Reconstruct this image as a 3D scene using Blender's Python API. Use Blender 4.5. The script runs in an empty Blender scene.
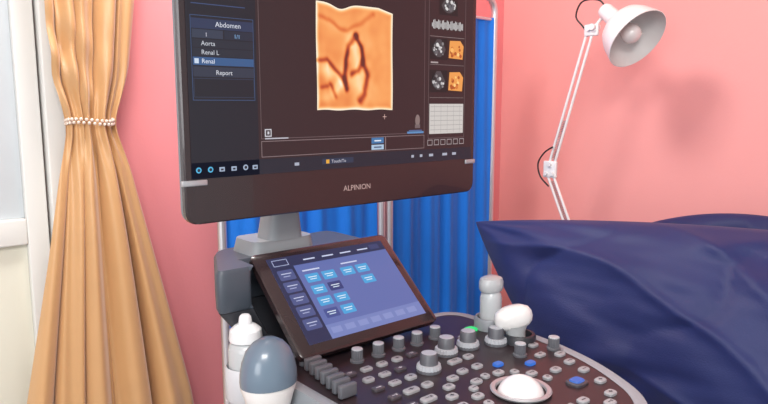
import bpy, bmesh, math, random
import numpy as np
from mathutils import Vector, Matrix, noise
random.seed(4)
scene=bpy.context.scene
COL=bpy.context.scene.collection
def lin(c):
    r=[]
    for v in c[:3]:
        v=v/255.0
        r.append(v/12.92 if v<=0.04045 else ((v+0.055)/1.055)**2.4)
    return (r[0],r[1],r[2],1.0)
MATS={}
def mat(name,rgb,rough=0.5,metal=0.0,em=0.0,spec=0.5,noise_amt=0.0,nscale=8.0,bump=0.0,bscale=200.0,sheen=0.0,alpha=1.0,trans=0.0,coat=0.0):
    if name in MATS: return MATS[name]
    m=bpy.data.materials.new(name); m.use_nodes=True
    nt=m.node_tree; b=nt.nodes.get("Principled BSDF")
    c=lin(rgb)
    b.inputs["Base Color"].default_value=c
    b.inputs["Roughness"].default_value=rough
    b.inputs["Metallic"].default_value=metal
    b.inputs["Specular IOR Level"].default_value=spec
    b.inputs["Sheen Weight"].default_value=sheen
    b.inputs["Transmission Weight"].default_value=trans
    b.inputs["Coat Weight"].default_value=coat
    if em>0:
        b.inputs["Emission Color"].default_value=c
        b.inputs["Emission Strength"].default_value=em
        b.inputs["Base Color"].default_value=(0.01,0.01,0.01,1)
    if noise_amt>0 or bump>0:
        tc=nt.nodes.new("ShaderNodeTexCoord")
    if noise_amt>0:
        n=nt.nodes.new("ShaderNodeTexNoise"); n.inputs["Scale"].default_value=nscale; n.inputs["Detail"].default_value=4
        nt.links.new(tc.outputs["Object"],n.inputs["Vector"])
        mx=nt.nodes.new("ShaderNodeMix"); mx.data_type='RGBA'
        mx.inputs["A"].default_value=tuple(v*(1-noise_amt) for v in c[:3])+(1,)
        mx.inputs["B"].default_value=tuple(min(1,v*(1+noise_amt)) for v in c[:3])+(1,)
        nt.links.new(n.outputs["Fac"],mx.inputs["Factor"])
        nt.links.new(mx.outputs["Result"],b.inputs["Base Color"])
    if bump>0:
        n2=nt.nodes.new("ShaderNodeTexNoise"); n2.inputs["Scale"].default_value=bscale; n2.inputs["Detail"].default_value=3
        nt.links.new(tc.outputs["Object"],n2.inputs["Vector"])
        bp=nt.nodes.new("ShaderNodeBump"); bp.inputs["Strength"].default_value=bump; bp.inputs["Distance"].default_value=0.002
        nt.links.new(n2.outputs["Fac"],bp.inputs["Height"]); nt.links.new(bp.outputs["Normal"],b.inputs["Normal"])
    MATS[name]=m
    return m

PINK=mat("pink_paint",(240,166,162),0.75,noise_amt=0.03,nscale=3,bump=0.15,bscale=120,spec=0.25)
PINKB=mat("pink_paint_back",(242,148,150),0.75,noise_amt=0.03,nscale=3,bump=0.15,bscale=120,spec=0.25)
FLOORM=mat("floor_vinyl",(180,174,168),0.45,noise_amt=0.08,nscale=5)
CEILM=mat("ceiling_paint",(240,236,230),0.8)
WHITEF=mat("white_frame",(226,226,222),0.4)
FROST=mat("frosted_glass",(205,212,216),0.3,noise_amt=0.04,nscale=6)
FROST2=mat("cream_panel",(222,220,205),0.4,noise_amt=0.04,nscale=4)
TAN=mat("tan_satin",(204,158,108),0.32,noise_amt=0.05,nscale=14,bump=0.12,bscale=400,sheen=0.3)
PEARL=mat("pearl",(225,205,190),0.25,coat=0.5)
BLUEF=mat("blue_fabric",(0,122,230),0.7,noise_amt=0.06,nscale=10,bump=0.15,bscale=500,sheen=0.1)
CHROME=mat("chrome",(222,222,226),0.3,metal=0.75)
NAVY=mat("navy_cloth",(13,29,84),0.62,noise_amt=0.1,nscale=6,bump=0.25,bscale=350,sheen=0.05)
NAVY2=mat("navy_sheet",(12,25,72),0.7,noise_amt=0.1,nscale=6,bump=0.25,bscale=350,sheen=0.05)
BEZEL=mat("bezel_gloss",(44,32,34),0.22,coat=0.3)
SHELL=mat("shell_grey",(122,128,134),0.45)
NECKM=mat("neck_grey",(144,150,154),0.45)
DARKP=mat("dark_plastic",(44,46,52),0.45,bump=0.1)
WEDGE=mat("slate_plastic",(66,74,84),0.45,bump=0.08)
LIGHTP=mat("light_grey_plastic",(196,200,204),0.4)
MIDP=mat("mid_grey_plastic",(140,146,152),0.42)
CONS=mat("console_surface",(42,32,36),0.35,noise_amt=0.05)
KEYM=mat("key_grey",(150,152,156),0.4)
KEYD=mat("key_dark",(70,66,72),0.4)
GLYD=mat("glyph_dark",(50,50,56),0.5)
GLYL=mat("glyph_light",(200,200,204),0.5)
KNOBD=mat("knob_grey",(92,94,100),0.4)
KNOBT=mat("knob_cap",(172,176,182),0.35)
BALL=mat("trackball_white",(228,226,226),0.2,coat=0.4)
RING=mat("ring_silver",(176,178,182),0.3,metal=0.5)
GREEN=mat("lit_green",(40,230,120),0.4,em=1.0)
BLUEL=mat("lit_blue",(50,120,225),0.4,em=0.8)
PROBEB=mat("probe_blue_grey",(98,116,132),0.28,coat=0.3)
PROBEG=mat("probe_grey",(176,180,182),0.3,coat=0.2)
PROBEW=mat("probe_white",(222,222,220),0.3,coat=0.2)
BOTTLE=mat("bottle_white",(226,230,232),0.35,coat=0.2)
CLEAR=mat("bottle_translucent",(200,206,208),0.25,trans=0.2)
LAMPW=mat("lamp_enamel",(236,234,232),0.3,coat=0.3)
LAMPI=mat("lamp_inner",(212,208,206),0.4)
BULB=mat("bulb_glass",(226,222,220),0.2,coat=0.5)
BLACK=mat("black_rubber",(18,18,20),0.5)
STEEL=mat("steel",(165,165,168),0.3,metal=0.9)
WOODT=mat("table_laminate",(222,218,210),0.45)

def smooth_mesh(me,ang=40):
    for p in me.polygons: p.use_smooth=True
    try: me.set_sharp_from_angle(angle=math.radians(ang))
    except Exception: pass

def add(name,me,loc=(0,0,0),mats=(),parent=None,smooth=40,label=None,category=None,structure=False,group=None):
    loc=Vector(loc)
    if loc.length>0: me.transform(Matrix.Translation(-loc))
    if mats and len(me.materials)==0:
        for m in mats: me.materials.append(m)
    if smooth: smooth_mesh(me,smooth)
    o=bpy.data.objects.new(name,me); o.location=loc
    COL.objects.link(o)
    if parent: attach(o,parent)
    if label: o["label"]=label
    if category: o["category"]=category
    if structure: o["kind"]="structure"
    if group: o["group"]=group
    return o
def wloc(o):
    v=Vector(o.location)
    while o.parent:
        o=o.parent; v=v+Vector(o.location)
    return v
def attach(o,parent):
    w=Vector(o.location); o.parent=parent; o.location=w-wloc(parent)
def empty(name,loc,label,category,group=None):
    e=bpy.data.objects.new(name,None); e.location=loc; e.empty_display_size=0.1
    COL.objects.link(e); e["label"]=label; e["category"]=category
    if group: e["group"]=group
    return e
def tomesh(bm,name="m"):
    me=bpy.data.meshes.new(name); bmesh.ops.recalc_face_normals(bm,faces=bm.faces[:]); bm.to_mesh(me); bm.free(); return me
def box(x0,y0,z0,x1,y1,z1,bev=0.0,seg=3,rot=None):
    bm=bmesh.new(); bmesh.ops.create_cube(bm,size=1.0)
    c=Vector(((x0+x1)/2,(y0+y1)/2,(z0+z1)/2))
    for v in bm.verts: v.co=Vector((v.co.x*(x1-x0),v.co.y*(y1-y0),v.co.z*(z1-z0)))
    if bev>0: bmesh.ops.bevel(bm,geom=bm.edges[:],offset=bev,segments=seg,affect='EDGES',profile=0.5)
    for v in bm.verts:
        if rot is not None: v.co=rot@v.co
        v.co+=c
    return tomesh(bm)
def merge(meshes,matidx=None):
    bm=bmesh.new()
    for i,me in enumerate(meshes):
        n=len(bm.faces); bm.from_mesh(me); bm.faces.ensure_lookup_table()
        if matidx is not None:
            for f in bm.faces[n:]: f.material_index=matidx[i]
    me=bpy.data.meshes.new("m"); bm.to_mesh(me); bm.free(); return me
def frame_of(axis):
    a=Vector(axis).normalized(); t=Vector((0,0,1)) if abs(a.z)<0.95 else Vector((1,0,0))
    x=t.cross(a).normalized(); y=a.cross(x); return x,y,a
def lathe(profile,c=(0,0,0),axis=(0,0,1),seg=32,sx=1.0,sy=1.0,knurl=0.0,kset=(),split=None,basis=None):
    bm=bmesh.new(); X,Y,A=basis if basis else frame_of(axis); c=Vector(c); rings=[]
    if Vector(axis)==Vector((0,0,1)) and not basis: X,Y,A=Vector((1,0,0)),Vector((0,1,0)),Vector((0,0,1))
    for i,(r,h) in enumerate(profile):
        if r<1e-6: rings.append([bm.verts.new(c+A*h)]); continue
        ring=[]
        for k in range(seg):
            t=2*math.pi*k/seg; rr=r*(1-(knurl if (i in kset and k%2) else 0))
            ring.append(bm.verts.new(c+A*h+X*(rr*math.cos(t)*sx)+Y*(rr*math.sin(t)*sy)))
        rings.append(ring)
    for i in range(len(rings)-1):
        a,b=rings[i],rings[i+1]
        mi=split(i) if split else 0
        for k in range(seg):
            k2=(k+1)%seg
            if len(a)==1 and len(b)==1: continue
            if len(a)==1: f=bm.faces.new((a[0],b[k],b[k2]))
            elif len(b)==1: f=bm.faces.new((a[k],a[k2],b[0]))
            else: f=bm.faces.new((a[k],a[k2],b[k2],b[k]))
            f.material_index=mi
    return tomesh(bm)
def cyl(p0,p1,r,seg=20,bev=0.0):
    p0,p1=Vector(p0),Vector(p1); L=(p1-p0).length
    if bev: pr=[(0,0),(r-bev,0),(r,bev),(r,L-bev),(r-bev,L),(0,L)]
    else: pr=[(0,0),(r,0),(r,L),(0,L)]
    return lathe(pr,p0,(p1-p0).normalized(),seg,basis=frame_of(p1-p0))
def catmull(P,n=8):
    P=[Vector(p) for p in P]; out=[]
    for i in range(len(P)-1):
        p0=P[max(i-1,0)];p1=P[i];p2=P[i+1];p3=P[min(i+2,len(P)-1)]
        for k in range(n):
            t=k/n
            out.append(0.5*((2*p1)+(-p0+p2)*t+(2*p0-5*p1+4*p2-p3)*t*t+(-p0+3*p1-3*p2+p3)*t**3))
    out.append(P[-1]); return out
def tube(pts,r,seg=12,closed=False):
    pts=[Vector(p) for p in pts]; bm=bmesh.new(); rings=[]; n=len(pts)
    t0=(pts[1]-pts[0]).normalized(); X,Y,_=frame_of(t0)
    for i,p in enumerate(pts):
        if i==0: t=(pts[1]-pts[0])
        elif i==n-1: t=(pts[-1]-pts[-2])
        else: t=(pts[i+1]-pts[i-1])
        t.normalize(); X=(X-t*X.dot(t)).normalized(); Y=t.cross(X)
        rr=r(i/(n-1)) if callable(r) else r
        rings.append([bm.verts.new(p+X*rr*math.cos(2*math.pi*k/seg)+Y*rr*math.sin(2*math.pi*k/seg)) for k in range(seg)])
    for i in range(n-1):
        for k in range(seg):
            k2=(k+1)%seg; bm.faces.new((rings[i][k],rings[i][k2],rings[i+1][k2],rings[i+1][k]))
    bm.faces.new(rings[0][::-1]); bm.faces.new(rings[-1])
    return tomesh(bm)
def round2d(pts,r,seg=6):
    out=[]; n=len(pts)
    for i in range(n):
        p=Vector(pts[i]); a=Vector(pts[i-1]); b=Vector(pts[(i+1)%n])
        rr=r[i] if isinstance(r,(list,tuple)) else r
        da=(a-p); db=(b-p); rr=min(rr,da.length*0.45,db.length*0.45)
        p0=p+da.normalized()*rr; p1=p+db.normalized()*rr
        for k in range(seg+1):
            t=k/seg; out.append(((1-t)**2)*p0+2*t*(1-t)*p+t*t*p1)
    return out
def loft(levels):
    bm=bmesh.new(); R=[]
    for poly,z in levels: R.append([bm.verts.new((p[0],p[1],z)) for p in poly])
    n=len(R[0])
    for i in range(len(R)-1):
        for k in range(n):
            k2=(k+1)%n; bm.faces.new((R[i][k],R[i][k2],R[i+1][k2],R[i+1][k]))
    bm.faces.new(R[0][::-1]); bm.faces.new(R[-1])
    return tomesh(bm)
def inset(poly,d):
    n=len(poly); c=Vector((sum(p[0] for p in poly)/n,sum(p[1] for p in poly)/n)); out=[]
    for i in range(n):
        a=Vector(poly[i-1]);b=Vector(poly[(i+1)%n]);t=(b-a)
        if t.length<1e-9: out.append(Vector(poly[i])); continue
        t.normalize(); nn=Vector((-t.y,t.x)); 
        p=Vector(poly[i])
        if nn.dot(c-p)<0: nn=-nn
        out.append(p+nn*d)
    return out

# ---------------------------------------------------------------- room
XR=1.67; YB=0.85
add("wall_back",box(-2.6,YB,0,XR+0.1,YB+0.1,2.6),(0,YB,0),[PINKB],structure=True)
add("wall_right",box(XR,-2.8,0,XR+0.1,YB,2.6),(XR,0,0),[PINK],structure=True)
add("floor",box(-2.6,-2.8,-0.1,XR+0.1,YB+0.1,0),(0,0,0),[FLOORM],structure=True)
add("ceiling",box(-2.6,-2.8,2.6,XR+0.1,YB+0.1,2.7),(0,0,2.6),[CEILM],structure=True)
add("baseboard_right",box(XR-0.012,-2.8,0,XR,YB,0.09,0.003),(XR,0,0),[WHITEF],structure=True)
add("baseboard_back",box(0.1,YB-0.012,0,XR,YB,0.09,0.003),(1,YB,0),[WHITEF],structure=True)
dp=[];di=[]
def D(x0,z0,x1,z1,y,mi,b=0.004):
    dp.append(box(x0,y,z0,x1,YB,z1,b)); di.append(mi)
D(-0.90,0,-0.83,2.12,YB-0.05,0); D(0.035,0,0.09,2.12,YB-0.05,0); D(-0.90,2.06,0.09,2.12,YB-0.05,0)
D(-0.83,0.0,-0.77,2.06,YB-0.03,0); D(-0.015,0,0.03,2.06,YB-0.03,0)
D(-0.77,1.135,-0.015,1.195,YB-0.03,0); D(-0.77,0,-0.015,0.12,YB-0.03,0); D(-0.77,2.0,-0.015,2.06,YB-0.03,0)
D(-0.77,1.195,-0.015,2.0,YB-0.012,1,0.001); D(-0.77,0.12,-0.015,1.135,YB-0.012,2,0.001)
for z in (0.3,1.0,1.75):
    dp.append(cyl((0.0325,YB-0.04,z),(0.0325,YB-0.04,z+0.09),0.007)); di.append(3)
dm=merge(dp,di)
for m in (WHITEF,FROST,FROST2,STEEL): dm.materials.append(m)
add("door_1",dm,(0,YB,0),structure=True)

# ---------------------------------------------------------------- curtain
def interp(tab,z):
    for i in range(len(tab)-1):
        a,b=tab[i],tab[i+1]
        if a[0]>=z>=b[0]:
            t=(a[0]-z)/(a[0]-b[0])
            return [a[j]+(b[j]-a[j])*t for j in range(1,len(a))]
    return list(tab[-1][1:])
CT=[(2.45,.150,.170,.036),(1.9,.135,.110,.034),(1.7,.129,.094,.031),(1.52,.122,.078,.026),(1.44,.117,.057,.020),(1.412,.115,.047,.017),(1.385,.117,.052,.019),(1.3,.120,.074,.025),(1.1,.124,.112,.032),(.7,.130,.190,.038),(0.02,.14,.25,.042)]
bm=bmesh.new(); NU,NZ=280,130; G=[]
for j in range(NZ+1):
    z=2.45-(2.43)*j/NZ
    c,h,a=[sum(q)/3 for q in zip(interp(CT,min(2.45,z+.02)),interp(CT,z),interp(CT,max(.02,z-.02)))]
    row=[]
    g=math.exp(-((z-1.41)/.10)**2)
    for i in range(NU+1):
        u=i/NU*2-1
        ph=u*14+1.1*math.sin(u*3.1+1+.5*z)+0.5*math.sin(z*2.1+u*2)
        yy=a*(0.68*math.sin(ph)+0.30*math.sin(ph*1.61+1.2+0.9*z)+0.08*math.sin(ph*3.3+z*3))
        yy+=-0.026*(1-u*u)*(0.4+0.6*min(1,h/.1))
        x=c+u*h+0.010*math.cos(ph)*(h/.1)**0.5
        yy+=g*0.006*math.sin(ph*3.7+z*12)
        if z>1.41: yy+=0.006*math.exp(-((z-1.55)/.12)**2)*math.sin(z*55+u*6)*max(0,.6-u)
        row.append(bm.verts.new((x,0.762+yy,z)))
    G.append(row)
for j in range(NZ):
    for i in range(NU): bm.faces.new((G[j][i],G[j+1][i],G[j+1][i+1],G[j][i+1]))
cme=tomesh(bm)
curtain=empty("curtain",(0.14,0.76,0.02),"tan satin curtain gathered by a pearl tieback beside a white door","curtain")
add("curtain_fabric",cme,(0.14,0.76,2.4),[TAN],curtain,smooth=180)
beads=[]
for row in range(2):
    for k in range(28):
        t=2*math.pi*(k+0.5*row)/28
        beads.append(lathe([(0,-.0042),(.003,-.003),(.0042,0),(.003,.003),(0,.0042)],(0.115+0.051*math.cos(t),0.752+0.034*math.sin(t),1.409+row*0.0075+0.003*math.sin(t*2)),seg=8))
add("tieback",merge(beads),(0.115,0.752,1.41),[PEARL],curtain,smooth=180,label="two strands of pearl beads")
add("curtain_rod",merge([cyl((-1.0,0.76,2.47),(0.55,0.76,2.47),0.014),cyl((-0.95,0.76,2.47),(-0.95,YB,2.47),0.01),cyl((0.5,0.76,2.47),(0.5,YB,2.47),0.01)]),(0,.76,2.47),[STEEL],label="metal curtain rod fixed above the door",category="curtain rod")

# ---------------------------------------------------------------- folding screen
fs=empty("folding_screen",(0.84,0.6,0),"chrome framed folding privacy screen with blue fabric panels","folding screen")
def screen_panel(p0,p1,top):
    p0=Vector((p0[0],p0[1],0));p1=Vector((p1[0],p1[1],0)); d=(p1-p0).normalized(); up=Vector((0,0,1)); r=.05
    pts=[p0+up*0.06]
    pts+= [p0+up*z for z in (0.5,1.0,1.4)]
    for k in range(7):
        t=k/6*math.pi/2; pts.append(p0+d*(r-r*math.cos(t))+up*(top-r+r*math.sin(t)))
    for k in range(7):
        t=k/6*math.pi/2; pts.append(p1-d*(r-r*math.sin(t))+up*(top-r+r*math.cos(t)))
    pts+=[p1+up*z for z in (1.4,1.0,.5,.06)]
    ms=[tube(pts,0.011,14), cyl(p0+up*0.3,p1+up*0.3,0.006), cyl(p0+up*(top-.07),p1+up*(top-.07),0.005)]
    add("screen_frame",merge(ms),(p0+p1)/2,[CHROME],fs,label="chrome tube frame")
    nrm=Vector((-d.y,d.x,0)); L=(p1-p0).length; bm=bmesh.new(); Gd=[]
    n,mz=150,30
    for j in range(mz+1):
        z=top-.065-(top-.065-.3)*j/mz; row=[]
        for i in range(n+1):
            u=i/n; w=0.007*math.sin(u*L*62+0.9*math.sin(u*9+z))+0.003*math.sin(u*L*130+z*1.5)
            row.append(bm.verts.new(p0+d*(0.014+u*(L-.028))+up*z+nrm*w))
        Gd.append(row)
    for j in range(mz):
        for i in range(n): bm.faces.new((Gd[j][i],Gd[j+1][i],Gd[j+1][i+1],Gd[j][i+1]))
    add("fabric_panel",tomesh(bm),(p0+p1)/2+up,[BLUEF],fs,smooth=180,label="pleated blue fabric")
    for p in (p0,p1):
        add("caster",merge([cyl(p+Vector((0,-.012,.028)),p+Vector((0,.012,.028)),.028,24,.004),cyl(p+up*.03,p+up*.08,.009)]),p+up*.03,[BLACK],fs)
screen_panel((.354,.60),(.816,.56),1.79)
screen_panel((.845,.56),(1.335,.61),1.79)

# ---------------------------------------------------------------- ultrasound machine
um=empty("ultrasound_machine",(0.25,0.0,0),"dark grey ultrasound scanner with large monitor, touch panel and control console","ultrasound machine")
MX0,MX1,MZ0,MZ1=.004,.570,1.290,1.705
def rrect_xz(x0,x1,z0,z1,r,y):
    return [(p[0],y,p[1]) for p in round2d([(x0,z0),(x1,z0),(x1,z1),(x0,z1)],r,6)]
def loft3(levels):
    bm=bmesh.new(); R=[[bm.verts.new(p) for p in L] for L in levels]; n=len(R[0])
    for i in range(len(R)-1):
        for k in range(n):
            k2=(k+1)%n; bm.faces.new((R[i][k],R[i][k2],R[i+1][k2],R[i+1][k]))
    bm.faces.new(R[0]); bm.faces.new(R[-1][::-1]); return tomesh(bm)
front=loft3([rrect_xz(MX0+.002,MX1-.002,MZ0+.002,MZ1-.002,.018,0.0),rrect_xz(MX0,MX1,MZ0,MZ1,.02,.002),rrect_xz(MX0,MX1,MZ0,MZ1,.02,.010)])
back=loft3([rrect_xz(MX0+.001,MX1-.001,MZ0+.001,MZ1-.001,.02,.010),rrect_xz(MX0+.001,MX1-.001,MZ0+.001,MZ1-.001,.02,.018),rrect_xz(MX0+.03,MX1-.03,MZ0+.03,MZ1-.03,.03,.034),rrect_xz(MX0+.14,MX1-.14,MZ0+.1,MZ1-.1,.03,.055)])
mm=merge([front,back],[0,1]); mm.materials.append(BEZEL); mm.materials.append(SHELL)
mon=add("monitor",mm,(.287,.02,1.5),(),um,label="large black glossy monitor")
class Gfx:
    def __init__(s,fn): s.fn=fn; s.bm=bmesh.new(); s.mats=[]
    def mi(s,c,e=1.0):
        m=mat("ui_%d_%d_%d_%d"%(c[0],c[1],c[2],int(e*100)),c,0.3,em=e,spec=0.3)
        if m not in s.mats: s.mats.append(m)
        return s.mats.index(m)
    def poly(s,pts,c,l,e=1.0):
        f=s.bm.faces.new([s.bm.verts.new(s.fn(p[0],p[1],l)) for p in pts]); f.material_index=s.mi(c,e)
    def quad(s,x0,y0,x1,y1,c,l=1,e=1.0): s.poly([(x0,y0),(x1,y0),(x1,y1),(x0,y1)],c,l,e)
    def rr(s,x0,y0,x1,y1,r,c,l=1): s.poly(round2d([(x0,y0),(x1,y0),(x1,y1),(x0,y1)],r,3),c,l)
    def line(s,x0,y0,x1,y1,w,c,l=2):
        d=Vector((x1-x0,y1-y0)).normalized(); n=Vector((-d.y,d.x))*w/2
        s.poly([(x0-n.x,y0-n.y),(x1-n.x,y1-n.y),(x1+n.x,y1+n.y),(x0+n.x,y0+n.y)],c,l)
    def frame(s,x0,y0,x1,y1,w,c,l=2):
        s.quad(x0,y0,x1,y0+w,c,l);s.quad(x0,y1-w,x1,y1,c,l);s.quad(x0,y0+w,x0+w,y1-w,c,l);s.quad(x1-w,y0+w,x1,y1-w,c,l)
    def disc(s,x,y,r,c,l=2,n=14): s.poly([(x+r*math.cos(2*math.pi*k/n),y+r*math.sin(2*math.pi*k/n)) for k in range(n)],c,l)
    def text(s,body,x,y,size,c,l=3,align='LEFT',sx=1.0,e=1.0):
        cu=bpy.data.curves.new("t",'FONT'); cu.body=body; cu.size=size; cu.align_x=align; cu.resolution_u=3
        o=bpy.data.objects.new("t",cu); COL.objects.link(o); bpy.context.view_layer.update()
        me=bpy.data.meshes.new_from_object(o.evaluated_get(bpy.context.evaluated_depsgraph_get()))
        n0=len(s.bm.faces); nv=len(s.bm.verts); s.bm.from_mesh(me); s.bm.verts.ensure_lookup_table(); s.bm.faces.ensure_lookup_table()
        for v in s.bm.verts[nv:]: v.co=Vector(s.fn(x+v.co.x*sx,y+v.co.y,l))
        k=s.mi(c,e)
        for f in s.bm.faces[n0:]: f.material_index=k
        bpy.data.objects.remove(o); bpy.data.curves.remove(cu); bpy.data.meshes.remove(me)
    def done(s,name,parent,loc,label=None):
        me=bpy.data.meshes.new(name); s.bm.to_mesh(me); s.bm.free()
        for m in s.mats: me.materials.append(m)
        return add(name,me,loc,(),parent,smooth=0,label=label)
g=Gfx(lambda x,y,l:(x,-0.0006-0.00025*l,y))
BG=(50,30,34)
SX0,SX1,SZ0,SZ1=.014,.560,1.352,1.690
g.quad(SX0,SZ0,SX1,SZ1,BG,0)
g.quad(SX0,SZ0,.116,SZ1,(26,26,38),1)
g.frame(.020,1.456,.112,1.566,.0008,(60,84,124))
g.quad(.021,1.549,.111,1.562,(40,52,84),2); g.text("Abdomen",.074,1.5525,.0095,(215,220,232),3,'CENTER')
g.quad(.022,1.537,.066,1.548,(50,58,78),2); g.quad(.068,1.537,.111,1.548,(34,40,58),2); g.text("1",.040,1.539,.0075,(210,210,225));g.text("1/1",.082,1.539,.0075,(140,190,240))
g.quad(.022,1.525,.111,1.5355,(34,38,52),2); g.text("Aorta",.034,1.5275,.0085,(205,210,220))
g.quad(.022,1.5135,.111,1.524,(34,38,52),2); g.text("Renal L",.034,1.516,.0085,(205,210,220))
g.quad(.022,1.502,.111,1.5125,(52,88,136),2); g.text("Renal",.034,1.5045,.0085,(225,232,245)); g.quad(.024,1.504,.030,1.5105,(200,215,235),3)
g.quad(.022,1.487,.111,1.500,(46,52,70),2); g.text("Report",.066,1.490,.0085,(215,218,228),3,'CENTER')
g.frame(.022,1.460,.111,1.485,.0006,(54,64,90))
for zz in (1.58,1.60,1.62): g.quad(.022,zz,.1,zz+.0012,(60,78,120),2)
g.frame(.120,1.402,.440,1.688,.0008,(112,94,96))
g.quad(.126,1.405,.137,1.416,(205,205,212),2)
g.quad(.1275,1.4065,.1355,1.4145,(60,50,55),3); g.quad(.130,1.4085,.133,1.4125,(205,205,212),4)
g.quad(.126,1.4015,.165,1.4033,(190,190,200),3)
g.line(.346,1.431,.354,1.431,.0009,(225,190,180)); g.line(.350,1.427,.350,1.435,.0009,(225,190,180))
g.poly([(.424+.0055*math.cos(t*.5236),1.424+.010*math.sin(t*.5236)) for t in range(12)],(134,116,114),2)
g.quad(.418,1.411,.430,1.417,(112,98,100),2)
g.quad(.400,1.402,.438,1.4055,(90,140,190),3); g.quad(.404,1.4062,.434,1.4078,(80,110,160),3)
g.frame(.120,1.376,.352,1.399,.0009,(140,122,124)); g.frame(.352,1.376,.440,1.399,.0009,(140,122,124))
g.quad(.322,1.388,.348,1.3975,(60,116,168),3); g.quad(.322,1.378,.348,1.386,(170,196,220),3)
g.quad(.328,1.3915,.342,1.3935,(225,235,245),4); g.quad(.327,1.381,.343,1.383,(50,70,110),4)
g.quad(SX0,SZ0,SX1,1.3735,(30,32,46),1)
for i,x in enumerate((.020,.037,.054,.072,.090,.105)):
    c=((80,180,225) if i in(0,1) else (160,176,200))
    if i in (0,1,4): g.disc(x+.004,1.3635,.0040,c); g.disc(x+.004,1.3635,.0022,(30,32,46),4)
    else: g.quad(x,1.360,x+.008,1.366,c,2); g.quad(x+.002,1.3615,x+.006,1.3640,(30,32,46),4)
for x,w in ((.175,.008),(.41,.006),(.43,.006),(.452,.01),(.485,.012),(.51,.01)): g.quad(x,1.361,x+w,1.3655,(170,176,192),2)
g.quad(.225,1.360,.285,1.3685,(40,52,76),2)
g.quad(.232,1.361,.238,1.367,(230,170,60),3)
g.text("Touch/To",.242,1.3615,.007,(205,205,218))
tx0,tx1,txm=.452,.537,.494
g.frame(tx0-.003,1.392,tx1+.003,1.688,.0008,(110,96,98))
def sono(x0,z0,x1,z1,seed):
    g.quad(x0,z0,x1,z1,(22,20,24),2); cx=(x0+x1)/2; rnd=random.Random(seed); W=x1-x0;H=z1-z0
    fan=[(cx-.12*W,z1-.05*H),(cx+.12*W,z1-.05*H)]+[(cx+.48*W*math.sin(t),z1-.05*H-.85*H*math.cos(t)) for t in (1.0,.6,.2,-.2,-.6,-1.0)]
    g.poly(fan,(70,68,72),3)
    for k in range(22):
        g.disc(cx+rnd.uniform(-.3,.3)*W,z0+rnd.uniform(.2,.75)*H,rnd.uniform(.03,.09)*W,rnd.choice([(190,190,192),(130,130,132),(36,34,38),(100,100,104),(215,215,215)]),4+k*.1,7)
def flesh(x0,z0,x1,z1,seed):
    g.quad(x0,z0,x1,z1,(50,28,26),2); rnd=random.Random(seed); W=x1-x0;H=z1-z0
    g.poly([(x0+.06*W,z0+.1*H),(x0+.9*W,z0+.06*H),(x0+.96*W,z0+.7*H),(x0+.75*W,z0+.95*H),(x0+.12*W,z0+.92*H)],(236,158,80),3)
    for k in range(14):
        g.disc(x0+rnd.uniform(.2,.8)*W,z0+rnd.uniform(.2,.8)*H,rnd.uniform(.04,.10)*W,rnd.choice([(252,205,130),(214,120,52),(180,84,34),(248,186,104)]),4+k*.1,8)
sono(.462,1.640,.532,1.684,1)
sono(.474,1.604,.519,1.636,2)
for k in range(26):
    x=tx0+.004+k*.003; h=.004+.006*abs(math.sin(k*.9)); g.quad(x,1.585-h*.6,x+.0016,1.585+h,(215,215,215),3)
g.quad(tx0,1.5665,tx1,1.5672,(150,140,140),2)
sono(tx0,1.528,txm,1.564,3); flesh(txm+.001,1.528,tx1,1.564,4)
g.quad(tx0,1.519,tx1,1.5195,(150,140,140),2)
g.quad(tx0+.002,1.5215,tx0+.02,1.524,(170,160,160),2)
sono(tx0,1.472,txm,1.510,5); flesh(txm+.001,1.472,tx1,1.510,6)
g.quad(tx0,1.4625,tx1,1.463,(150,140,140),2)
g.quad(tx0,1.400,tx1,1.452,(204,200,196),2)
for k in range(6): g.line(tx0+.002,1.407+k*.008,tx1-.002,1.407+k*.008,.0007,(150,146,146),3)
for k in range(5): g.line(tx0+.012+k*.016,1.402,tx0+.012+k*.016,1.450,.0006,(160,156,156),3)
for k in range(6): g.frame(.448+k*.016,1.380,.460+k*.016,1.390,.0012,(165,156,158))
for k in range(4): g.quad(.395,1.64+k*.01,.41+.005*(k%2),1.641+k*.01,(190,170,170),2)
g.text("4.0",.40,1.627,.010,(215,200,195))
g.done("screen_display",mon,(.287,-.001,1.5),"lit dark screen with menus and thumbnails")
# volume image shown on the screen: soft relief coloured by a ramp
NX,NY=120,128
uu,vv=np.meshgrid(np.linspace(0,1,NX+1),np.linspace(0,1,NY+1))
nz=np.array([[noise.fractal(Vector((u*3,v*3,2.2)),1.0,2.0,3) for u in uu[0]] for v in vv[:,0]])
U=uu+.03*nz; W_=vv+.03*np.roll(nz,17,axis=1)
def blur(a,n):
    for _ in range(n):
        p=np.pad(a,1,mode='edge'); a=(p[:-2,1:-1]+p[2:,1:-1]+p[1:-1,:-2]+p[1:-1,2:]+2*p[1:-1,1:-1])/6
    return a
H=np.zeros_like(U)+.55
for bx,by,rx,ry,h,an in ((.86,.50,.26,.42,.30,.12),(.18,.70,.22,.22,.14,.25),(.50,.92,.40,.14,.12,-.10),(.64,.68,.10,.24,.12,.35),(.45,.52,.07,.17,.26,.18),(.50,.24,.11,.10,.22,-.1),(.12,.34,.09,.08,.24,-.5),(.24,.22,.05,.09,.20,-.5),(.10,.12,.12,.08,.18,.2),(.80,.10,.2,.12,.1,0)):
    ca,sa=math.cos(an),math.sin(an); dx=(U-bx)*ca+(W_-by)*sa; dy=-(U-bx)*sa+(W_-by)*ca
    H=H+h*np.exp(-((dx/rx)**2+(dy/ry)**2))
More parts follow.
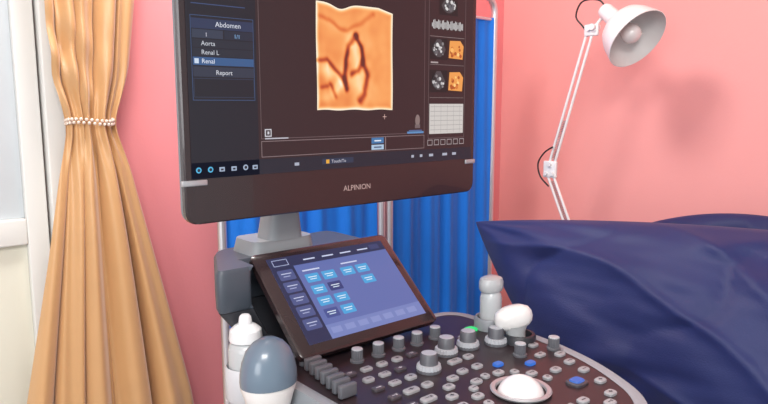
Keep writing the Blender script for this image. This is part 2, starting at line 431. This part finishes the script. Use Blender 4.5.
def crease(pts,w,d):
    global H
    best=np.full_like(U,9.0)
    for (ax_,ay_),(bx_,by_) in zip(pts[:-1],pts[1:]):
        ex,ey=bx_-ax_,by_-ay_; t=np.clip(((U-ax_)*ex+(W_-ay_)*ey)/(ex*ex+ey*ey),0,1)
        best=np.minimum(best,np.hypot(U-ax_-ex*t,W_-ay_-ey*t))
    H=H-d*np.exp(-(best/w)**2)
crease([(.50,.72),(.40,.62),(.35,.48),(.32,.34),(.36,.20)],.030,.30)
crease([(.50,.72),(.56,.60),(.57,.46),(.52,.36),(.42,.33)],.026,.28)
crease([(.57,.46),(.64,.34),(.62,.18),(.55,.08)],.034,.26)
crease([(.0,.46),(.14,.46),(.26,.36),(.34,.26)],.022,.22)
crease([(.04,.22),(.16,.24),(.22,.12)],.018,.14)
crease([(.04,.86),(.22,.84),(.40,.78),(.56,.84),(.72,.92)],.022,.10)
Hs=blur(H,6)+.012*nz
gy,gx=np.gradient(Hs); ao=np.clip((Hs-blur(Hs,140))*2.4,-.6,.25)
s=.54+ao-gx*4.2-gy*3.0+.07*nz
edge=np.minimum(np.minimum(uu,1-uu),np.minimum(vv,1-vv)); s=s+.55*np.exp(-(edge/.025)**2)
s=np.clip(s,0,1)
ramp=[(0,(104,26,8)),(.22,(182,66,22)),(.42,(228,118,52)),(.60,(246,160,88)),(.8,(254,204,140)),(1,(255,240,214))]
def rc(t):
    for i in range(len(ramp)-1):
        if t<=ramp[i+1][0]:
            k=(t-ramp[i][0])/(ramp[i+1][0]-ramp[i][0]); return lin([ramp[i][1][j]+(ramp[i+1][1][j]-ramp[i][1][j])*k for j in range(3)])
    return lin(ramp[-1][1])
bm=bmesh.new(); gr=[]; cols=[]
ix0,ix1,iz0,iz1=.2165,.368,1.441,1.602
for j in range(NY+1):
    r=[]
    for i in range(NX+1):
        u,v=i/NX,j/NY
        top=1-.05*math.exp(-((u-.30)/.12)**2)-(.04*(u-.8)/.2 if u>.8 else 0)
        bot=.004*math.sin(u*17)+.008
        r.append(bm.verts.new((ix0+(.003*math.sin(v*7)+u*(1-.01))*(ix1-ix0),-.0016,iz0+(bot+(top-bot)*v)*(iz1-iz0)))); cols.append(rc(float(s[j,i])))
    gr.append(r)
for j in range(NY):
    for i in range(NX): bm.faces.new((gr[j][i],gr[j][i+1],gr[j+1][i+1],gr[j+1][i]))
me=bpy.data.meshes.new("img"); bm.to_mesh(me); bm.free()
at=me.color_attributes.new("Col",'FLOAT_COLOR','POINT')
for i,c in enumerate(cols): at.data[i].color=c
im=bpy.data.materials.new("sonogram_picture"); im.use_nodes=True; nt=im.node_tree; b=nt.nodes["Principled BSDF"]
an=nt.nodes.new("ShaderNodeAttribute"); an.attribute_name="Col"; nt.links.new(an.outputs["Color"],b.inputs["Emission Color"]); b.inputs["Emission Strength"].default_value=1.0; b.inputs["Base Color"].default_value=(.01,.01,.01,1)
add("sonogram_picture",me,(.292,-.0016,1.52),[im],mon,smooth=0,label="orange fetal volume image on the screen")
lg=Gfx(lambda x,y,l:(x,-0.0006,y)); lg.text("ALPINION",.293,1.3155,.0122,(216,182,176),0,'CENTER',e=.8)
lg.done("maker_logo",mon,(.293,0,1.32),"pale raised maker lettering")
for (a,b_) in ((-.0,.036),(.545,.571)):
    add("silver_clip",box(a,-.0022,1.3425,b_,.004,1.3505,.0015),((a+b_)/2,0,1.347),[RING],mon,label="small silver corner strip")
add("monitor_neck",merge([loft([(round2d([(.172,.07),(.238,.07),(.238,.12),(.172,.12)],.015),1.235),(round2d([(.182,.07),(.230,.07),(.230,.115),(.182,.115)],.015),1.30),(round2d([(.182,.056),(.230,.056),(.230,.10),(.182,.10)],.015),1.42)]),
  box(.155,.050,1.40,.26,.085,1.50,.01),loft([(round2d([(.142,.070),(.262,.070),(.262,.15),(.142,.15)],.02),1.213),(round2d([(.146,.072),(.258,.072),(.258,.145),(.146,.145)],.02),1.236)])]),(.205,.09,1.25),[NECKM],um,label="grey swivel neck under the monitor")
P1=round2d([(.052,.02),(.112,.02),(.114,.070),(.37,.070),(.37,.19),(.118,.16)],[.02,.01,.004,.02,.03,.03])
P2=inset(P1,.004); P0=inset(P1,.003)
add("arm_housing",loft([(P0,1.150),(P1,1.156),(P1,1.208),(P2,1.214)]),(.2,.09,1.19),[WEDGE],um,label="slate grey sloping housing behind the touch panel")
Qa=round2d([(.14,.0),(.16,.0),(.17,.03),(.37,.03),(.37,.15),(.17,.13)],[.02,.01,.004,.02,.03,.03])
add("rear_column",loft([(Qa,.30),(Qa,1.04),(P0,1.149)]),(.25,.05,.7),[DARKP],um)
add("pedestal",loft([(round2d([(.17,-.30),(.40,-.30),(.40,.2),(.2,.2)],.04),.14),(round2d([(.17,-.26),(.40,-.26),(.40,.18),(.2,.18)],.04),.8),(round2d([(.13,-.36),(.43,-.36),(.43,.1),(.17,.1)],.04),1.03)]),(.28,-.08,.5),[LIGHTP],um)
add("wheel_base",loft([(round2d([(.02,-.48),(.52,-.48),(.52,.28),(.02,.28)],.08),.11),(round2d([(.03,-.47),(.51,-.47),(.51,.27),(.03,.27)],.08),.16)]),(.27,-.1,.13),[DARKP],um)
for x in (.07,.47):
    for y in (-.42,.22):
        add("caster_wheel",merge([cyl((x-.02,y,.055),(x+.02,y,.055),.055,28,.006),cyl((x,y,.06),(x,y,.12),.012)]),(x,y,.055),[BLACK],um)
CO=round2d([(.088,-.035),(.478,-.035),(.482,-.235),(.455,-.345),(.395,-.455),(.27,-.50),(.12,-.46),(.088,-.40)],[.03,.05,.12,.1,.08,.12,.06,.05],8)
cz=1.085
con=add("control_panel",loft([(inset(CO,.05),cz-.075),(inset(CO,.012),cz-.055),(CO,cz-.04),(CO,cz-.006),(inset(CO,.004),cz)]),(.28,-.25,cz),[CONS],um,label="dark brown-black console deck with many knobs")
rim_i=inset(CO,.010)
bm=bmesh.new(); n=len(CO)
lv=[[bm.verts.new((p[0],p[1],z)) for p in poly] for poly,z in ((inset(CO,-.008),cz-.045),(inset(CO,-.011),cz-.02),(inset(CO,-.006),cz+.001),(inset(CO,.002),cz+.003),(rim_i,cz+.0005))]
for i in range(len(lv)-1):
    for k in range(n): bm.faces.new((lv[i][k],lv[i][(k+1)%n],lv[i+1][(k+1)%n],lv[i+1][k]))
add("console_rim",tomesh(bm),(.28,-.25,cz),[MIDP],con,label="grey rounded rim around the console")
def place(me,name,x,y,z,mats,parent=con):
    if len(me.materials)==0:
        for m in mats: me.materials.append(m)
        smooth_mesh(me,35)
    o=bpy.data.objects.new(name,me); COL.objects.link(o); o.location=(x,y,z); attach(o,parent); return o
sk=lathe([(.0,0),(.0105,0),(.0105,.003),(.0085,.004),(.0085,.018),(.0078,.0195),(.0065,.020),(0,.0195)],seg=36,knurl=.09,kset=(3,4),split=lambda i:1 if i>=4 else 0)
bk=lathe([(.0,0),(.0175,0),(.0178,.004),(.0165,.010),(.013,.0105),(.0125,.014),(.0122,.024),(.0105,.026),(.009,.0262),(0,.0255)],seg=44,knurl=.07,kset=(2,3,5,6),split=lambda i:1 if i in (2,3,7,8) else 0)
used=[]
def put(me,nm,x,y,r,mats=(KNOBD,KNOBT)): place(me,nm,x,y,cz,mats); used.append((x,y,r))
for x,y in ((.202,-.114),(.240,-.116),(.279,-.117),(.315,-.119),(.355,-.118),(.458,-.268),(.398,-.252)): put(sk,"knob",x,y,.012)
for x,y in ((.257,-.205),(.321,-.176),(.366,-.178),(.410,-.196)): put(bk,"dial",x,y,.019)
place(lathe([(.032,.001),(.038,.0015),(.0395,.004),(.038,.0055),(.033,.005),(.032,.002)],seg=48),"trackball_ring",.299,-.331,cz,[RING]); 
tb=lathe([(.0315*math.sin(math.pi*k/16),.0315*math.cos(math.pi*k/16)) for k in range(9)],seg=40)
place(tb,"trackball",.299,-.331,cz-.010,[BALL]); used.append((.299,-.331,.044))
def keymesh(w,h,t=.004,r=.005,glyph=None):
    p=round2d([(-w,-h),(w,-h),(w,h),(-w,h)],r,5); b=loft([(p,0),(p,t*.7),(inset(p,.0012),t)])
    if glyph is None: return b
    bm=bmesh.new(); bm.from_mesh(b); z=t+.0002
    Q=[[(-.5,-.25,.5,.0)],[(-.5,-.1,.1,.12),(.22,-.3,.5,.3)],[(-.12,-.4,.12,.4),(-.4,-.12,.4,.12)],[(-.45,.1,.45,.3),(-.3,-.3,.3,-.12)]][glyph]
    for a,b0,c,d in Q:
        f=bm.faces.new([bm.verts.new((q[0]*w,q[1]*h,z)) for q in ((a,b0),(c,b0),(c,d),(a,d))]); f.material_index=1
    me=bpy.data.meshes.new("key"); bm.to_mesh(me); bm.free(); return me
dims={"o":(.0085,.0065,.006),"l":(.012,.0062,.005),"r":(.0062,.0062,.006),"d":(.0085,.0055,.003)}
KM={(k,gl):keymesh(v[0],v[1],r=v[2],glyph=gl) for k,v in dims.items() for gl in range(4)}
KD={gl:keymesh(.0085,.0055,r=.003,glyph=gl) for gl in range(4)}
place(keymesh(.011,.009,r=.009),"lit_key",.425,-.130,cz,[GREEN]); used.append((.425,-.130,.014))
place(keymesh(.014,.012,r=.010),"lit_key",.376,-.363,cz,[KEYD]); place(keymesh(.010,.008,t=.005,r=.007),"lit_key",.376,-.363,cz+.001,[BLUEL]); used.append((.376,-.363,.017))
place(keymesh(.008,.006,r=.006),"lit_key",.383,-.282,cz,[BLUEL]); used.append((.383,-.282,.011))
place(keymesh(.008,.006,r=.006),"lit_key",.345,-.255,cz,[BLUEL]); used.append((.345,-.255,.011))
cnt=[0]
def tryk(kind,x,y,r,m=KEYM):
    for a,b_,c in used:
        if math.hypot(x-a,y-b_)<r+c: return
    cnt[0]+=1; gl=(cnt[0]*5)%4
    if m is KEYM: place(KM[(kind,gl)],"key",x,y,cz,[KEYM,GLYD])
    else: place(KD[gl],"key",x,y,cz,[KEYD,GLYL])
    used.append((x,y,r))
for k in range(11):
    t=math.radians(200-k*22); tryk("r" if k%2 else "o",.299+.060*math.cos(t),-.331+.060*math.sin(t),.010)
for k in range(14):
    t=math.radians(205-k*18); tryk("o",.299+.092*math.cos(t),-.331+.092*math.sin(t),.0115)
for x,y in ((.444,-.289),(.430,-.315),(.405,-.380),(.445,-.240),(.420,-.345),(.354,-.425),(.38,-.41),(.388,-.148),(.45,-.16),(.452,-.19),(.452,-.215)): tryk("o",x,y,.0115)
for yy in (-.148,-.178,-.208,-.240,-.272,-.304,-.335,-.366,-.40,-.43):
    for k in range(12):
        x=.163+k*.0285+(.008 if int(abs(yy)*1000)%4 else 0)
        if x>.455-max(0,(-.25-yy))*.5: continue
        tryk("d" if (k+int(-yy*100))%3==0 else "l" if (k%4==1) else "o",x,yy,.0135,KEYD if (k*7+int(-yy*1000))%4==0 else KEYM)
for k in range(8):
    t=k/7; x=.140+(.119-.140)*t; y=-.080+(-.200+.080)*t
    place(box(-.013,-.0042,0,.013,.0042,.017,.002),"slider_knob",x,y,cz+.001,[KNOBD])
# touch panel
A=math.radians(41.4); ctr=Vector((.256,-.022,1.163)); VX=Vector((1,0,0));VY=Vector((0,math.cos(A),math.sin(A)));VN=Vector((0,-math.sin(A),math.cos(A)))
def T(u,v,w): return ctr+VX*u+VY*v+VN*w
hw,hh=.133,.093
def rl(a,b_,r,w): return [T(p[0],p[1],w) for p in round2d([(-a,-b_),(a,-b_),(a,b_),(-a,b_)],r,5)]
tp=loft3([rl(hw-.003,hh-.003,.008,0),rl(hw,hh,.010,-.002),rl(hw,hh,.010,-.012),rl(hw-.02,hh-.02,.01,-.024)])
tpo=add("touch_panel",tp,ctr,[BEZEL],um,label="tilted black framed touch screen")
add("touch_panel_bracket",loft([(round2d([(.17,-.055),(.34,-.055),(.34,.0),(.17,.0)],.01),cz-.01),(round2d([(.17,.0),(.34,.0),(.34,.03),(.17,.03)],.01),1.145)]),(.25,-.02,1.12),[DARKP],um)
g=Gfx(lambda x,y,l:T(x,y,.0006+.00025*l))
x0,x1,y0,y1=-.112,.116,-.076,.079
g.quad(x0,y0,x1,y1,(96,110,172),0)
g.quad(x0,.060,x1,y1,(44,48,84),1); g.quad(x0,y0,-.072,.060,(38,44,80),1)
g.quad(-.072,y0,x1,-.052,(116,130,188),1)
for k in range(4): g.quad(-.05+k*.036,.0665,-.028+k*.036,.069,(200,208,235),2)
g.quad(.085,.064,.105,.074,(60,66,110),2); g.frame(-.105,.063,-.078,.075,.0012,(170,180,215))
for k in range(5):
    yy=.036-k*.0225; g.rr(-.105,yy,-.077,yy+.019,.003,(76,86,136),2); g.quad(-.100,yy+.011,-.082,yy+.0125,(200,206,232),3); g.quad(-.098,yy+.006,-.086,yy+.0075,(170,178,215),3)
g.quad(-.062,.046,-.03,.0485,(205,212,238),2); g.quad(.012,.046,.045,.0485,(205,212,238),2)
BT=(74,162,218)
def btn(cx,cy,c=BT):
    g.rr(cx-.0125,cy-.008,cx+.0125,cy+.008,.002,c,2); g.quad(cx-.008,cy+.001,cx+.008,cy+.0025,(225,240,250),3); g.quad(cx-.006,cy-.003,cx+.006,cy-.0015,(215,235,248),3)
for cx,cy,c in ((-.050,.032,BT),(-.019,.032,BT),(.018,.032,BT),(.048,.032,BT),(-.050,.010,BT),(-.019,.010,(52,62,120)),(.048,.010,BT),(-.050,-.012,BT),(-.019,-.012,BT),(-.019,-.034,BT),(-.050,-.034,(66,80,144))): btn(cx,cy,c)
for k in range(7): g.quad(-.066+k*.025,-.068,-.048+k*.025,-.058,(134,146,200),2)
g.done("touch_display",tpo,T(0,0,.001),"lit blue menu of buttons")
def cup(name,x,y,ro,ri,z0,z1,m,parent=con):
    me=lathe([(0,z0),(ro*.85,z0),(ro,z0+.008),(ro,z1-.003),(ro-.002,z1),(ri+.001,z1),(ri,z1-.003),(ri*.95,z0+.006),(0,z0+.004)],(x,y,0),seg=36)
    return add(name,me,(x,y,z0),[m],parent)
cup("probe_holder",.046,-.132,.036,.032,1.005,1.068,LIGHTP); cup("bottle_holder",.088,.003,.031,.0282,1.02,1.075,LIGHTP)
add("holder_bracket",box(.07,-.15,1.01,.11,-.11,1.04,.005),(.09,-.13,1.02),[MIDP],con)
add("holder_bracket",box(.085,-.045,1.02,.115,-.02,1.05,.005),(.1,-.03,1.02),[MIDP],con)
cup("probe_holder",.462,-.140,.027,.022,1.045,1.104,MIDP); cup("probe_holder",.446,-.212,.026,.019,1.045,1.098,DARKP)

# probes
pb=empty("ultrasound_probe",(.046,-.132,1.018),"blue-grey convex probe with white seam standing in holder","ultrasound probe","transducer probes")
c0=(.046,-.132,0)
add("probe_handle",lathe([(0,1.018),(.018,1.018),(.021,1.03),(.025,1.06),(.033,1.088),(.0365,1.098),(.037,1.103)],c0,seg=36,sx=1,sy=.8),(.046,-.132,1.06),[PROBEW],pb)
add("probe_head",lathe([(.037,1.103),(.0375,1.108),(.037,1.118),(.0345,1.132),(.029,1.146),(.020,1.156),(.010,1.1615),(0,1.163)],c0,seg=40,sx=1,sy=.85),(.046,-.132,1.12),[PROBEB],pb,label="smooth blue-grey dome")
pc=empty("ultrasound_probe",(.462,-.140,1.052),"slim grey probe upright in console holder","ultrasound probe","transducer probes")
c1=(.462,-.140,0)
add("probe_handle",lathe([(0,1.052),(.014,1.052),(.0175,1.08),(.0180,1.135),(.0165,1.143),(.013,1.148)],c1,seg=30),(.462,-.14,1.1),[CLEAR],pc,label="translucent sleeve")
add("probe_head",lathe([(.012,1.146),(.020,1.148),(.0225,1.153),(.0225,1.163),(.020,1.169),(.011,1.1725),(0,1.173)],c1,seg=30,sx=1.0,sy=.8),(.462,-.14,1.15),[PROBEG],pc)
pd=empty("ultrasound_probe",(.446,-.212,1.052),"white wide-headed probe leaning in console holder","ultrasound probe","transducer probes")
ax=Vector((-.10,.08,.97)).normalized()
fx=Vector((.78,-.62,.0)).normalized(); fy=ax.cross(fx).normalized(); fx=fy.cross(ax)
add("probe_handle",lathe([(0,0),(.012,0),(.0145,.01),(.0145,.035),(.016,.048),(.021,.060)],(.446,-.212,1.054),ax,30,basis=(fx,fy,ax),split=lambda i:1 if i>=3 else 0),(.446,-.212,1.08),[DARKP,PROBEG],pd)
hx=Vector((.76,-.50,.20)).normalized(); hz=Vector((-.16,.12,.97)); hz=(hz-hx*hz.dot(hx)).normalized(); hy=hz.cross(hx)
add("probe_head",lathe([(.017,.052),(.024,.055),(.0285,.060),(.0305,.067),(.0300,.075),(.026,.082),(.016,.087),(0,.089)],(.449,-.216,1.056),hz,36,sx=1.0,sy=.62,basis=(hx,hy,hz)),(.446,-.212,1.13),[PROBEW],pd,label="glossy white rounded head")
gb=empty("gel_bottle",(.088,.003,1.026),"white squeeze gel bottle with nozzle cap in holder","bottle")
c2=(.088,.003,0)
add("bottle_body",lathe([(0,1.026),(.0235,1.026),(.0258,1.036),(.0258,1.098),(.024,1.106),(.018,1.112),(.013,1.114)],c2,seg=36),(.088,.003,1.07),[CLEAR],gb)
add("bottle_cap",lathe([(.0,1.112),(.0235,1.112),(.0245,1.116),(.023,1.128),(.016,1.134),(.010,1.137),(.0085,1.147),(.006,1.150),(0,1.151)],c2,seg=36,knurl=.04,kset=(2,3)),(.088,.003,1.13),[BOTTLE],gb,label="white nozzle cap")

# ---------------------------------------------------------------- bed and pillows
bed=empty("examination_bed",(1.15,-.55,0),"examination bed covered with navy sheet against pink wall","bed")
bm=bmesh.new(); bm.from_mesh(box(.80,-1.65,.60,1.52,.19,.80,.045,5)); 
bmesh.ops.subdivide_edges(bm,edges=[e for e in bm.edges if e.calc_length()>.15],cuts=24,use_grid_fill=True)
for v in bm.verts:
    k=noise.fractal(Vector((v.co.x*5,v.co.y*3,v.co.z*5)),1,2,3); v.co+=Vector((0,0,.010*k)); v.co.x+=.008*k
add("mattress",tomesh(bm),(1.16,-.7,.7),[NAVY2],bed,smooth=60,label="navy covered mattress")
ms=[box(.84,-1.6,.52,1.48,.15,.60,.01)]
for x in (.88,1.44):
    for y in (-1.52,.08): ms.append(cyl((x,y,0),(x,y,.54),.02))
add("bed_frame",merge(ms),(1.16,-.7,.5),[STEEL],bed)
def pillow(name,P00,P10,P01,P11,th,side,seed,label,pinch=.03,wr=.012,bow=0.0,back=.6):
    P00,P10,P01,P11=map(Vector,(P00,P10,P01,P11))
    nrm=(P10-P00).cross(P01-P00).normalized()
    if nrm.dot(Vector(side))<0: nrm=-nrm
    N=120; bm=bmesh.new(); F=[];B=[]
    for j in range(N+1):
        rf=[];rb_=[]
        for i in range(N+1):
            s=-1+2*i/N; t=-1+2*j/N
            s=math.sin(s*math.pi/2); t=math.sin(t*math.pi/2)
            ss=s*(1-pinch*(1-t*t)); tt=t*(1-pinch*(1-s*s))
            a=(ss+1)/2; b_=(tt+1)/2
            p=P00*(1-a)*(1-b_)+P10*a*(1-b_)+P01*(1-a)*b_+P11*a*b_
            p=p+Vector((0,0,bow*(1-s*s)*(1-b_)))
            prof=((1-s*s)**.40)*((1-t*t)**.40)
            w=0
            for (cs,ct,ph) in ((-1,-1,0),(1,-1,2),(-1,1,4),(1,1,1)):
                ang=math.atan2(t-ct,s-cs); r=math.hypot(t-ct,s-cs)
                w+=1.2*math.sin(ang*11+ph+noise.noise(Vector((s*2,t*2,seed)))*3)*math.exp(-r*1.6)
            w+=1.0*noise.fractal(Vector((s*1.5+seed,t*2.0,0.3)),1,2,3)
            q=3.2*t-2.6*s+2.6*noise.noise(Vector((s*1.1,t*1.1,seed+7)))
            w+=1.2*(1-abs(math.sin(q)))**2.5
            q2=2.4*t+3.4*s+2.2*noise.noise(Vector((s*1.3,t*1.3,seed+3)))
            w-=.9*(1-abs(math.sin(q2)))**4
            e=(1-s**8)*(1-t**8)
            rf.append(bm.verts.new(p+nrm*(th*prof+wr*w*e*min(1,prof*1.6))))
            if i in(0,N) or j in (0,N): rb_.append(rf[-1])
            else: rb_.append(bm.verts.new(p-nrm*(th*back*prof)))
        F.append(rf);B.append(rb_)
    for j in range(N):
        for i in range(N):
            bm.faces.new((F[j][i],F[j][i+1],F[j+1][i+1],F[j+1][i]))
            f=(B[j][i],B[j+1][i],B[j+1][i+1],B[j][i+1])
            try: bm.faces.new(f)
            except Exception: pass
    return add(name,tomesh(bm),(P00+P11)/2,[NAVY],smooth=180,label=label,category="pillow",group="navy pillows on the bed")
pillow("pillow",(.90,.285,1.155),(1.10,-.62,1.205),(.84,-.02,.835),(.88,-.85,.835),.155,(-1,0,.70),2.0,"large navy pillow with pointed corner leaning on the bed",pinch=-.01,wr=.012,bow=.015,back=.35)
pillow("pillow",(1.30,.10,1.11),(1.36,-.50,1.13),(1.29,.08,.85),(1.33,-.50,.85),.06,(-1,0,.4),5.0,"navy pillow propped behind the larger one",pinch=.0,bow=.070)

# ---------------------------------------------------------------- side table + lamp
st=empty("side_table",(1.48,.375,0),"white side table in the corner holding a desk lamp","table")
add("table_top",box(1.36,.215,.73,1.62,.53,.75,.006),(1.48,.375,.74),[WOODT],st)
for x in (1.38,1.60):
    for y in (.235,.51): add("leg",cyl((x,y,0),(x,y,.73),.011),(x,y,.36),[STEEL],st)
LX=1.4
dl=empty("desk_lamp",(LX,.30,.75),"white articulated desk lamp with dome shade before pink wall","lamp")
add("lamp_base",lathe([(0,0),(.08,0),(.085,.006),(.083,.016),(.02,.022),(.012,.03),(.012,.22),(0,.222)],(LX,.30,.75),seg=40),(LX,.3,.75),[LAMPW],dl)
def V(y,z,dx=0): return Vector((LX+dx,y,z))
foot=V(.298,.97); elb=V(.423,1.235); elt=V(.418,1.262); top=V(.300,1.662)
def bar(p,q,w=.0042): return tube([p,q],w,8)
def pairm(p,q,off): 
    return merge([bar(p+Vector((0,a,0)),q+Vector((0,a,0))) for a in (-off,off)])
add("lower_arm",pairm(foot,elb,.011),(foot+elb)/2,[LAMPW],dl)
add("upper_arm",pairm(elt,top,.010),(elt+top)/2,[LAMPW],dl)
add("elbow_joint",merge([box(LX-.006,.398,1.222,LX+.006,.446,1.275,.004),cyl(V(.410,1.235,-.012),V(.410,1.235,.012),.006),cyl(V(.433,1.235,-.012),V(.433,1.235,.012),.006),cyl(V(.42,1.265,-.013),V(.42,1.265,.013),.007)]),elb,[LAMPW],dl)
def spring(p,q,r,turns):
    d=q-p; X,Y,Aa=frame_of(d); pts=[]
    n=turns*8
    for i in range(n+1):
        t=i/n; a=2*math.pi*turns*t; pts.append(p+d*t+X*r*math.cos(a)+Y*r*math.sin(a))
    return tube(pts,.0009,5)
dlo=(elb-foot); dup=(top-elt)
add("spring",spring(foot+dlo*.45,foot+dlo*.92,.0045,22),elb,[STEEL],dl); add("spring",spring(elt+dup*.04,elt+dup*.35,.0045,24),elt,[STEEL],dl)
add("head_joint",merge([box(LX-.006,.272,1.650,LX+.006,.318,1.684,.004),cyl(V(.30,1.672,-.014),V(.30,1.672,.014),.007),bar(V(.285,1.675),V(.256,1.706),.005),cyl(V(.285,1.675,-.018),V(.285,1.675,.018),.009)]),top,[LAMPW],dl)
hax=Vector((-.14,-.80,-.62)).normalized(); hc=V(.253,1.718)
shade=lathe([(0,-.012),(.012,-.012),(.020,-.006),(.023,.004),(.024,.045),(.030,.055),(.050,.066),(.068,.082),(.080,.106),(.088,.136),(.091,.148),(.089,.149),(.086,.136),(.077,.106),(.065,.084),(.048,.070),(.028,.060),(.0,.058)],hc,hax,44,basis=frame_of(hax),split=lambda i:1 if i>=11 else 0)
shade.materials.append(LAMPW); shade.materials.append(LAMPI)
add("lamp_shade",shade,hc,(),dl,label="white enamel dome shade")
add("bulb",lathe([(0,.06),(.014,.06),(.015,.085),(.024,.105),(.028,.120),(.024,.134),(.014,.142),(0,.145)],hc,hax,28,basis=frame_of(hax)),hc+hax*.1,[BULB],dl)
add("power_cable",tube(catmull([V(.248,1.72),V(.275,1.75),V(.33,1.752),V(.35,1.712),V(.325,1.68),V(.31,1.66)],10),.0026,8),V(.3,1.7),[BLACK],dl,label="thin black cable loop")
add("power_cable",tube(catmull([V(.41,1.32,-.008),V(.44,1.30,-.01),V(.462,1.265,-.01),V(.452,1.225,-.01),V(.42,1.195,-.008)],10),.0026,8),V(.44,1.26),[BLACK],dl,label="thin black cable loop")

# ---------------------------------------------------------------- light + camera
def area(name,loc,tgt,size,power,col=(1,1,1)):
    l=bpy.data.lights.new(name,'AREA'); l.shape='SQUARE'; l.size=size; l.energy=power; l.color=col
    o=bpy.data.objects.new(name,l); COL.objects.link(o); o.location=loc
    o.rotation_euler=(Vector(tgt)-Vector(loc)).to_track_quat('-Z','Y').to_euler(); return o
area("ceiling_light",(.25,.35,2.5),(.6,.1,0.5),.35,19,(1,.97,.94))
area("ceiling_light",(-.7,-1.3,2.55),(.5,.2,1.0),.8,48,(1,.98,.96))
area("fill_light",(-2.4,-1.6,1.7),(.6,.1,1.1),1.2,32,(.96,.98,1))  # added soft fill lamp from camera left, no window modelled there
w=bpy.data.worlds.new("world"); scene.world=w; w.use_nodes=True
w.node_tree.nodes["Background"].inputs[0].default_value=(.95,.97,1,1); w.node_tree.nodes["Background"].inputs[1].default_value=.75
cd=bpy.data.cameras.new("camera"); cam=bpy.data.objects.new("camera",cd); COL.objects.link(cam)
cam.location=(-.361,-.835,1.45); cam.rotation_euler=(math.radians(90-8.3),0,math.radians(-40.4))
cd.sensor_width=36; cd.lens=665/768*36; cd.clip_start=.01
scene.camera=cam
scene.view_settings.view_transform='Standard'
